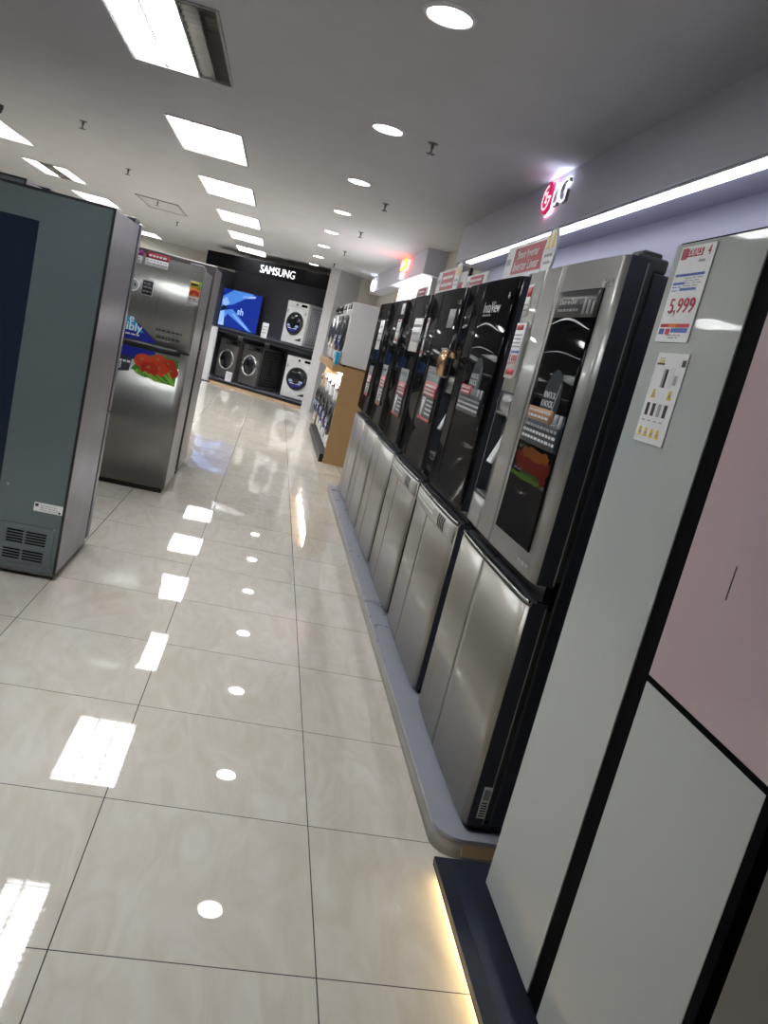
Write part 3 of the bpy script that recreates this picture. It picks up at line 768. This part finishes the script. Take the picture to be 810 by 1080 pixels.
xc = .301; en.ring(xc, 1.53, .012, .036, fs_(xc)-.0034, fs_(xc)-.001, TOM, 18, 0, pi); en.words(.27, .335, 1.50, .008, fs_, RED, .0024); en.words(.27, .335, 1.485, .005, fs_, GREYINK, .002)
en.build('energy_label', u)
pc = MB()
for (a, b) in ((-.22, -.10), (-.08, .085)):
    pc.bow(a, b, 1.655, 1.71, fs_, .0014, None, PAPER, 5); pc.bow(a, b, 1.71, 1.75, fs_, .0014, None, mat('magenta_print', (.30, .03, .22), .4) if a < -.15 else CRIM, 5)
    for k in range(2): pc.words(a+.01, b-.01, 1.695-.018*k, .007, fs_, GREYINK, .002)
    pc.words(a+.02, b-.02, 1.73, .014, fs_, PAPER, .002)
pc.build('price_card', u)
bs = MB().bow(-.072, .01, 1.445, 1.555, fs_, .0012, None, PALEINK, 4).bow(-.068, .006, 1.45, 1.55, fs_, .002, None, INK, 4)
for k in range(3): bs.words(-.06, 0, 1.53-.028*k, .008, fs_, GREYINK, .0026)
bs.build('door_sticker', u)
rb = MB().ring(-.135, 1.50, .036, .046, fs_(-.135)-.0015, fs_(-.135)+.0005, PAPER); rb.ell(-.135, 1.50, .036, .036, fs_(-.135)-.001, fs_(-.135)+.0005, GREYINK); rb.words(-.155, -.115, 1.50, .02, fs_, INK, .0022); rb.build('round_sticker', u)
ad = MB()
poly_on(ad, [(-.33, 1.115), (.105, 1.115), (-.02, 1.215), (-.11, 1.27), (-.33, 1.27)], fs_, DEEPBLUE, .0012)
poly_on(ad, [(-.33, 1.27), (-.10, 1.27), (.0, 1.175), (-.33, 1.175)], fs_, CYAN, .0018)
text(ad, 'e', -.10, 1.255, .035, PAPER, fs_, .0024, bold=.01); text(ad, 'ibly', -.072, 1.195, .115, PAPER, fs_, .0024, bold=.01); ad.words(-.13, -.03, 1.148, .010, fs_, PAPER, .0024)
ad.words(.08, .27, 1.225, .012, fs_, INK, .0012); ad.words(.08, .2, 1.20, .007, fs_, GREYINK, .0012); ad.words(.09, .27, 1.175, .012, fs_, INK, .0012); ad.words(.09, .2, 1.152, .007, fs_, GREYINK, .0012)
ad.build('advertising_sticker', u)
tm = MB()
poly_on(tm, [(-.33, 1.06), (.10, 1.06), (.13, .99), (-.05, .97), (-.33, 1.0)], fs_, DEEPBLUE, .0010)
poly_on(tm, [(-.33, 1.0), (-.05, .985), (-.06, .88), (-.15, .86), (-.33, .86)], fs_, mat('slate_print', (.05, .055, .065), .35), .0010)
text(tm, '8', -.135, .91, .03, PAPER, fs_, .002); tm.words(-.15, -.05, .945, .016, fs_, PAPER, .002)
poly_on(tm, [(-.05, .90), (.02, 1.0), (.12, 1.045), (.285, 1.03), (.285, .84), (.17, .845), (.05, .87)], fs_, GREEN, .0014)
for i, (x, z, r) in enumerate([(.14, 1.0, .055), (.22, .985, .05), (.03, .975, .062), (.245, .935, .05), (.16, .935, .058), (.085, .925, .062)]):
    poly_on(tm, [(x+r*1.05*cos(k*pi/12), z+r*.85*sin(k*pi/12)) for k in range(24)], fs_, TOM if i % 2 else mat('tomato_print_b', (.58, .055, .02), .35), .0020+.0005*i)
    poly_on(tm, [(x-r*.15+r*(.30 if k % 2 else .10)*cos(k*pi/5), z+r*.2+r*(.25 if k % 2 else .08)*sin(k*pi/5)) for k in range(10)], fs_, mat('calyx_print', (.30, .30, .05), .4), .0024+.0005*i)
for i, (x, z, a) in enumerate([(.10, .872, -.5), (.14, .865, -.45), (.19, .862, -.6), (.235, .868, -.9), (.25, .885, -1.0)]):
    L_, h_ = .055, .009
    poly_on(tm, [(x+L_*sx_*cos(a)-h_*sz_*sin(a), min(1.0, max(.842, z+L_*sx_*sin(a)+h_*sz_*cos(a)))) for sx_, sz_ in ((-1, -1), (1, -1), (1, 1), (-1, 1))], fs_, LIME, .0054+.0004*i)
for i in range(6):
    x = .0+.012*i; poly_on(tm, [(x-.02, .885-.004*i), (x+.01, .878-.004*i), (x+.03, .90-.004*i), (x, .91-.004*i)], fs_, GREEN if i % 2 else LIME, .0052)
tm.build('tomato_sticker', l)['label'] = 'sticker of red tomatoes on green leaves'
# taupe fridge behind it
bf = thing('refrigerator', 'dark taupe-sided fridge standing right behind the silver tomato-sticker fridge', 'fridge', (-.75, 5.45, 0))
MB().box(-.354, .354, .07, .70, .03, 1.80, TAUPESIDE, .005).build('cabinet', bf)
MB().box(-.356, .356, 0, .06, .05, 1.10, TAUPESIDE, .006).build('lower_door', bf); MB().box(-.356, .356, 0, .06, 1.115, 1.81, TAUPESIDE, .006).build('upper_door', bf)
MB().box(-.34, .34, .058, .072, .05, 1.79, DKPLASTIC).build('door_gasket', bf); MB().box(-.345, .345, .03, .68, 0, .03, DKPLASTIC).build('base_plinth', bf)

# ------------------------------------------------------------------ washing machines
def washer(label, loc, rz, body=W_, dark=False, hscale=1., name='washing_machine', group=None, pressed=True, w=.60, dep=.60):
    t = thing(name, label, 'washing machine', loc, rz, group); hh = .85*hscale; hw = w/2
    MB().box(-hw, hw, .012, dep, .02, hh, body, .012).build('cabinet', t)
    fp_ = MB().box(-hw+.002, hw-.002, 0, .02, .03, hh-.125, body, .006); front = fp_.build('front_panel', t)
    cp = MB().box(-hw, hw, -.006, .03, hh-.12, hh-.004, body if not dark else DKPLASTIC, .008).build('control_panel', t)
    MB().box(hw*.3, hw*.82, -.009, -.004, hh-.085, hh-.035, BLKGLASS).build('display', cp)
    MB().cyl((-.02, -.026, hh-.062), .026, .022, CHROME if not dark else GREYPLASTIC, 'y', 24).build('dial', cp)
    MB().box(-hw+.02, -hw+.17, -.010, -.004, hh-.105, hh-.02, body, .004).build('detergent_drawer', cp)
    zc = hh*.5
    dr = MB().lathe((0, 0, zc), [(.225, 0), (.228, -.025), (.21, -.04), (.185, -.036), (.175, -.02)], CHROME if dark else DKPLASTIC, 40).build('door', t)
    MB().lathe((0, 0, zc), [(.178, -.022), (.15, -.045), (.09, -.058), (.001, -.062)], DOORGLASS, 40).build('door_glass', dr)
    MB().box(.175, .20, -.05, -.034, zc-.05, zc+.05, GREYPLASTIC, .004).build('door_handle', dr)
    if not dark:
        st = MB(); n = 20
        pts = [(.172*cos(a), zc+.172*sin(a)) for a in [radians(198+144*i/n) for i in range(n+1)]]
        vs = [(x, -.052, z) for x, z in pts]+[(x, -.044, z) for x, z in pts]; m_ = n+1
        st.add(vs, [list(range(m_)), list(range(m_, 2*m_))]+[[i, (i+1) % m_, m_+(i+1) % m_, m_+i] for i in range(m_)], DEEPBLUE)
        st.box(-.15, .15, -.058, -.05, zc-.075, zc-.03, mat('pale_blue_print', (.35, .50, .75), .4)); st.words(-.12, .12, zc-.10, .02, lambda x: -.053, PAPER, .002)
        st.build('door_sticker', dr)
        MB().box(hw-.09, hw-.05, -.004, .001, zc+.19, zc+.25, GREYINK).build('small_sticker', front); MB().box(-hw+.03, -hw+.06, -.004, .001, zc+.19, zc+.25, GREYINK).build('small_sticker', front); MB().prism([(.06, .10), (.24, .10), (.24, .17)], 'y', -.004, .001, INK).build('corner_sticker', front)
    if pressed:
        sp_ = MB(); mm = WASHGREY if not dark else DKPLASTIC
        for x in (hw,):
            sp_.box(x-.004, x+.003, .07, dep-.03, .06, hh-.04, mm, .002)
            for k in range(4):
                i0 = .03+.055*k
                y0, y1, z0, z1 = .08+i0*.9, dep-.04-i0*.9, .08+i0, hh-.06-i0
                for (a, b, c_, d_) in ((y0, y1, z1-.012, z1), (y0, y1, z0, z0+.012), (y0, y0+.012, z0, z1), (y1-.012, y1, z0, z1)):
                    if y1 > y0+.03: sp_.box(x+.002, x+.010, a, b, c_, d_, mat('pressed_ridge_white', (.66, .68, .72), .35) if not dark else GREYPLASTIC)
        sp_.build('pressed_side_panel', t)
    ft = MB()
    for x in (-hw+.05, hw-.05):
        for y in (.06, dep-.06): ft.cyl((x, y, 0), .02, .025, DKPLASTIC, n=12)
    ft.build('feet', t)
    return t

# ------------------------------------------------------------------ angled washer display at the far end
TH = radians(-35); O = Vector((.06, 14.87, 0)); UX = Vector((cos(TH), sin(TH), 0)); VX = Vector((-sin(TH), cos(TH), 0))
def P(u, v, z=0): q = O+UX*u+VX*v; return (q.x, q.y, z)
ds = thing('display_platform', 'low black platform with wooden edge under the washers at the far end', 'platform', P(0, 0), TH)
MB().box(-1.9, 1.11, .02, .98, 0, .11, DISPBLK).build('platform_top', ds)
MB().box(-1.9, 1.11, .01, .02, 0, .10, DKPLASTIC).box(-1.9, 1.11, 0, .02, .0, .045, WOODTRIM).build('wood_edge', ds)
def placed(o): o.location = P(0, 0); o.rotation_euler = (0, 0, TH); return o
struct(placed(MB().box(-1.95, 1.11, .98, 1.04, 0, 2.6, DISPBLK).box(-1.95, -1.9, .25, .98, 0, 2.335, DISPBLK).build('wall_display')))
struct(placed(MB().box(1.11, 1.32, -.06, 1.04, 0, 2.75, WALLW).build('wall_end_panel')))
fa = thing('sign_fascia', 'black fascia with white SAMSUNG lettering over the far display', 'sign', P(0, 0, 2.335), TH)
MB().box(-1.95, 1.10, .0, .12, 0, .28, FASCIA).box(-1.95, 1.10, .12, .98, .245, .28, FASCIA).build('board', fa)
MB().box(-1.9, 1.05, .125, .15, .003, .010, WOODTRIM).build('lower_lip', fa)
lt = MB(); text(lt, 'SAMSUNG', -.13, .135, .84, SIGNW, FLAT, .004, .012, 0, height=.15); lt.build('letters', fa)
sh = thing('wall_shelf', 'long black shelf of the far display carrying television and white dryer', 'shelf', P(0, 0, 1.07), TH)
MB().box(-1.9, 1.09, .1, .978, 0, .085, DISPBLK).build('shelf_board', sh)
MB().box(-1.9, 1.09, .096, .1, .01, .075, DKPLASTIC).build('front_edge', sh)
tv = thing('television', 'blue screen television on the black wall display', 'television', P(-1.33, .62, 1.171), TH)
TW, TZ = .52, .80
MB().box(-TW, TW, .0, .04, 0, TZ, DKPLASTIC, .006).build('case', tv)
sc_ = MB().box(-TW+.008, TW-.008, -.003, 0, .008, TZ-.008, TVBLUE)
for (pts, m) in (([(-.51, .62), (-.25, .79), (.3, .79), (-.2, .50), (-.51, .40)], TVLIGHT), ([(-.51, .30), (-.2, .40), (.40, .02), (.3, .02), (-.3, .28), (-.51, .01)], TVLIGHT), ([(-.51, .30), (-.4, .34), (-.36, .02), (-.51, .02)], TVPALE), ([(-.51, .55), (-.4, .62), (-.3, .50), (-.45, .40)], TVPALE), ([(.02, .72), (.34, .76), (.34, .72), (.02, .66)], TVPALE), ([(-.15, .31), (.3, .06), (.27, .04), (-.18, .29)], TVPALE)):
    sc_.prism(pts, 'y', -.0045, -.003, m)
text(sc_, 'sh', .02, .38, .16, TVPALE, FLAT, .005, bold=.02); sc_.prism([(-.49, .34), (-.38, .34), (-.36, .44), (-.47, .44)], 'y', -.006, -.003, INK)
sc_.build('screen', tv); MB().box(-.2, .2, -.06, .12, -.015, .0, DKPLASTIC, .004).build('stand', tv)
washer('white front-loading dryer on the shelf of the far display, pressed grey side showing', P(.36, .24, 1.157), TH-radians(10), dep=.60, w=.60)
washer('white front-loading washer on the platform at the right of the far display', P(.70, .22, .11), TH+radians(9), W_, w=.60)
washer('dark graphite washer in the middle of the far display platform', P(-.50, .22, .11), TH-radians(12), DKWASH, True, w=.56)
washer('dark graphite washer at the left of the far display platform', P(-1.12, .24, .11), TH-radians(8), DKWASH, True, w=.56, pressed=False)
wp = thing('upright_panel', 'slim white upright panel at the left end of the far display', 'panel', P(-1.38, -.08, 0), TH)
MB().box(-.10, .10, 0, .06, .02, 1.14, W_, .006).build('board', wp); MB().box(-.14, .14, -.02, .07, 0, .02, DKPLASTIC).build('foot', wp)
def info_card(label, u, v, z, w, h):
    t = thing('price_stand', label, 'price card', P(u, v, z), TH, 'price cards on the far display')
    b = MB().box(-w/2, w/2, 0, .004, 0, h, PAPER)
    for k in range(3): b.words(-w*.35, w*.35, h*(.75-.2*k), h*.06, FLAT, GREYINK, .001)
    b.build('card', t); MB().box(-w*.4, w*.4, 0, .05, 0, .004, PALEINK).build('foot', t)
info_card('tall white price card on the display shelf between television and dryer', -.26, .15, 1.155, .15, .30)
info_card('white price card on the platform in front of the dark washers', -.85, .06, .11, .16, .20)
info_card('small white price card standing on the left dark washer', -1.02, .42, .96, .12, .14)
info_card('small white price card standing on the middle dark washer', -.32, .42, .96, .12, .14)

struct(MB().box(1.42, XR, 14.75, 14.9, 0, H, WALLB).build('wall_partition'))

# ------------------------------------------------------------------ wooden shelf unit with washers, past the fridge row
wu_ = thing('display_shelf', 'oak shelf unit with lit niche of washers beyond the fridge row', 'shelf unit', (1.05, 8.0, 0), -pi/2)
MB().box(-.04, 0, .0, .80, 0, 1.10, WOOD).build('side_panel', wu_)
MB().box(-3.2, 0, -.13, .80, 1.10, 1.18, WOOD).build('top_board', wu_)
MB().box(-3.2, -3.16, .0, .80, 0, 1.10, WOOD).build('side_panel', wu_)
MB().box(-3.16, -.04, -.05, .78, 0, .10, DKPLASTIC).build('plinth', wu_)
MB().box(-3.16, -.04, .76, .80, .10, 1.10, WALLW).build('back_board', wu_)
MB().box(-3.1, -.08, .0, .05, 1.07, 1.10, NICHE).build('led_strip', wu_)
for k in range(4):
    washer('white front-loading washer in the lit niche of the oak unit, %s from the camera' % ['first', 'second', 'third', 'fourth'][k], (1.07, 8.40+.76*k, .10), -pi/2, W_, False, 1.0, group='washers in the lit niche of the oak unit', pressed=False, dep=.56)
for k in range(4):
    washer('white front-loading machine standing on top of the oak unit, %s from the camera' % ['first', 'second', 'third', 'fourth'][k], (1.0, 8.37+.75*k, 1.18), -pi/2, W_, k > 1, .90, group='machines on top of the oak unit', pressed=False)
for k in range(2):
    bx = tag(MB().box(.93, .975, 8.06+.15*k, 8.19+.15*k, 1.18, 1.33, CYAN, .004).box(.929, .93, 8.07+.15*k, 8.18+.15*k, 1.20, 1.25, PAPER).build('detergent_box'), ['blue detergent box at the near front corner of the oak unit', 'blue detergent box just behind the first one on the oak unit'][k], 'box', 'blue boxes on the oak unit')
washer('white front-loading washer on the floor beyond the oak unit', (1.10, 11.75, 0), -pi/2, W_, False, 1.1, pressed=False)
washer('white front-loading washer on the floor next to the white end panel', (1.12, 12.5, 0), -pi/2, W_, False, 1.0, pressed=False)

# ------------------------------------------------------------------ light & view
w = bpy.data.worlds.new('world'); scene.world = w; w.use_nodes = True
w.node_tree.nodes['Background'].inputs['Color'].default_value = (.5, .52, .56, 1); w.node_tree.nodes['Background'].inputs['Strength'].default_value = .05
scene.view_settings.view_transform = 'Standard'; scene.view_settings.look = 'None'
scene.view_settings.exposure = 1.0; scene.view_settings.gamma = 1; scene.view_settings.use_curve_mapping = False
scene.cycles.use_denoising = True
scene.cycles.max_bounces = 10; scene.cycles.glossy_bounces = 6; scene.cycles.diffuse_bounces = 5
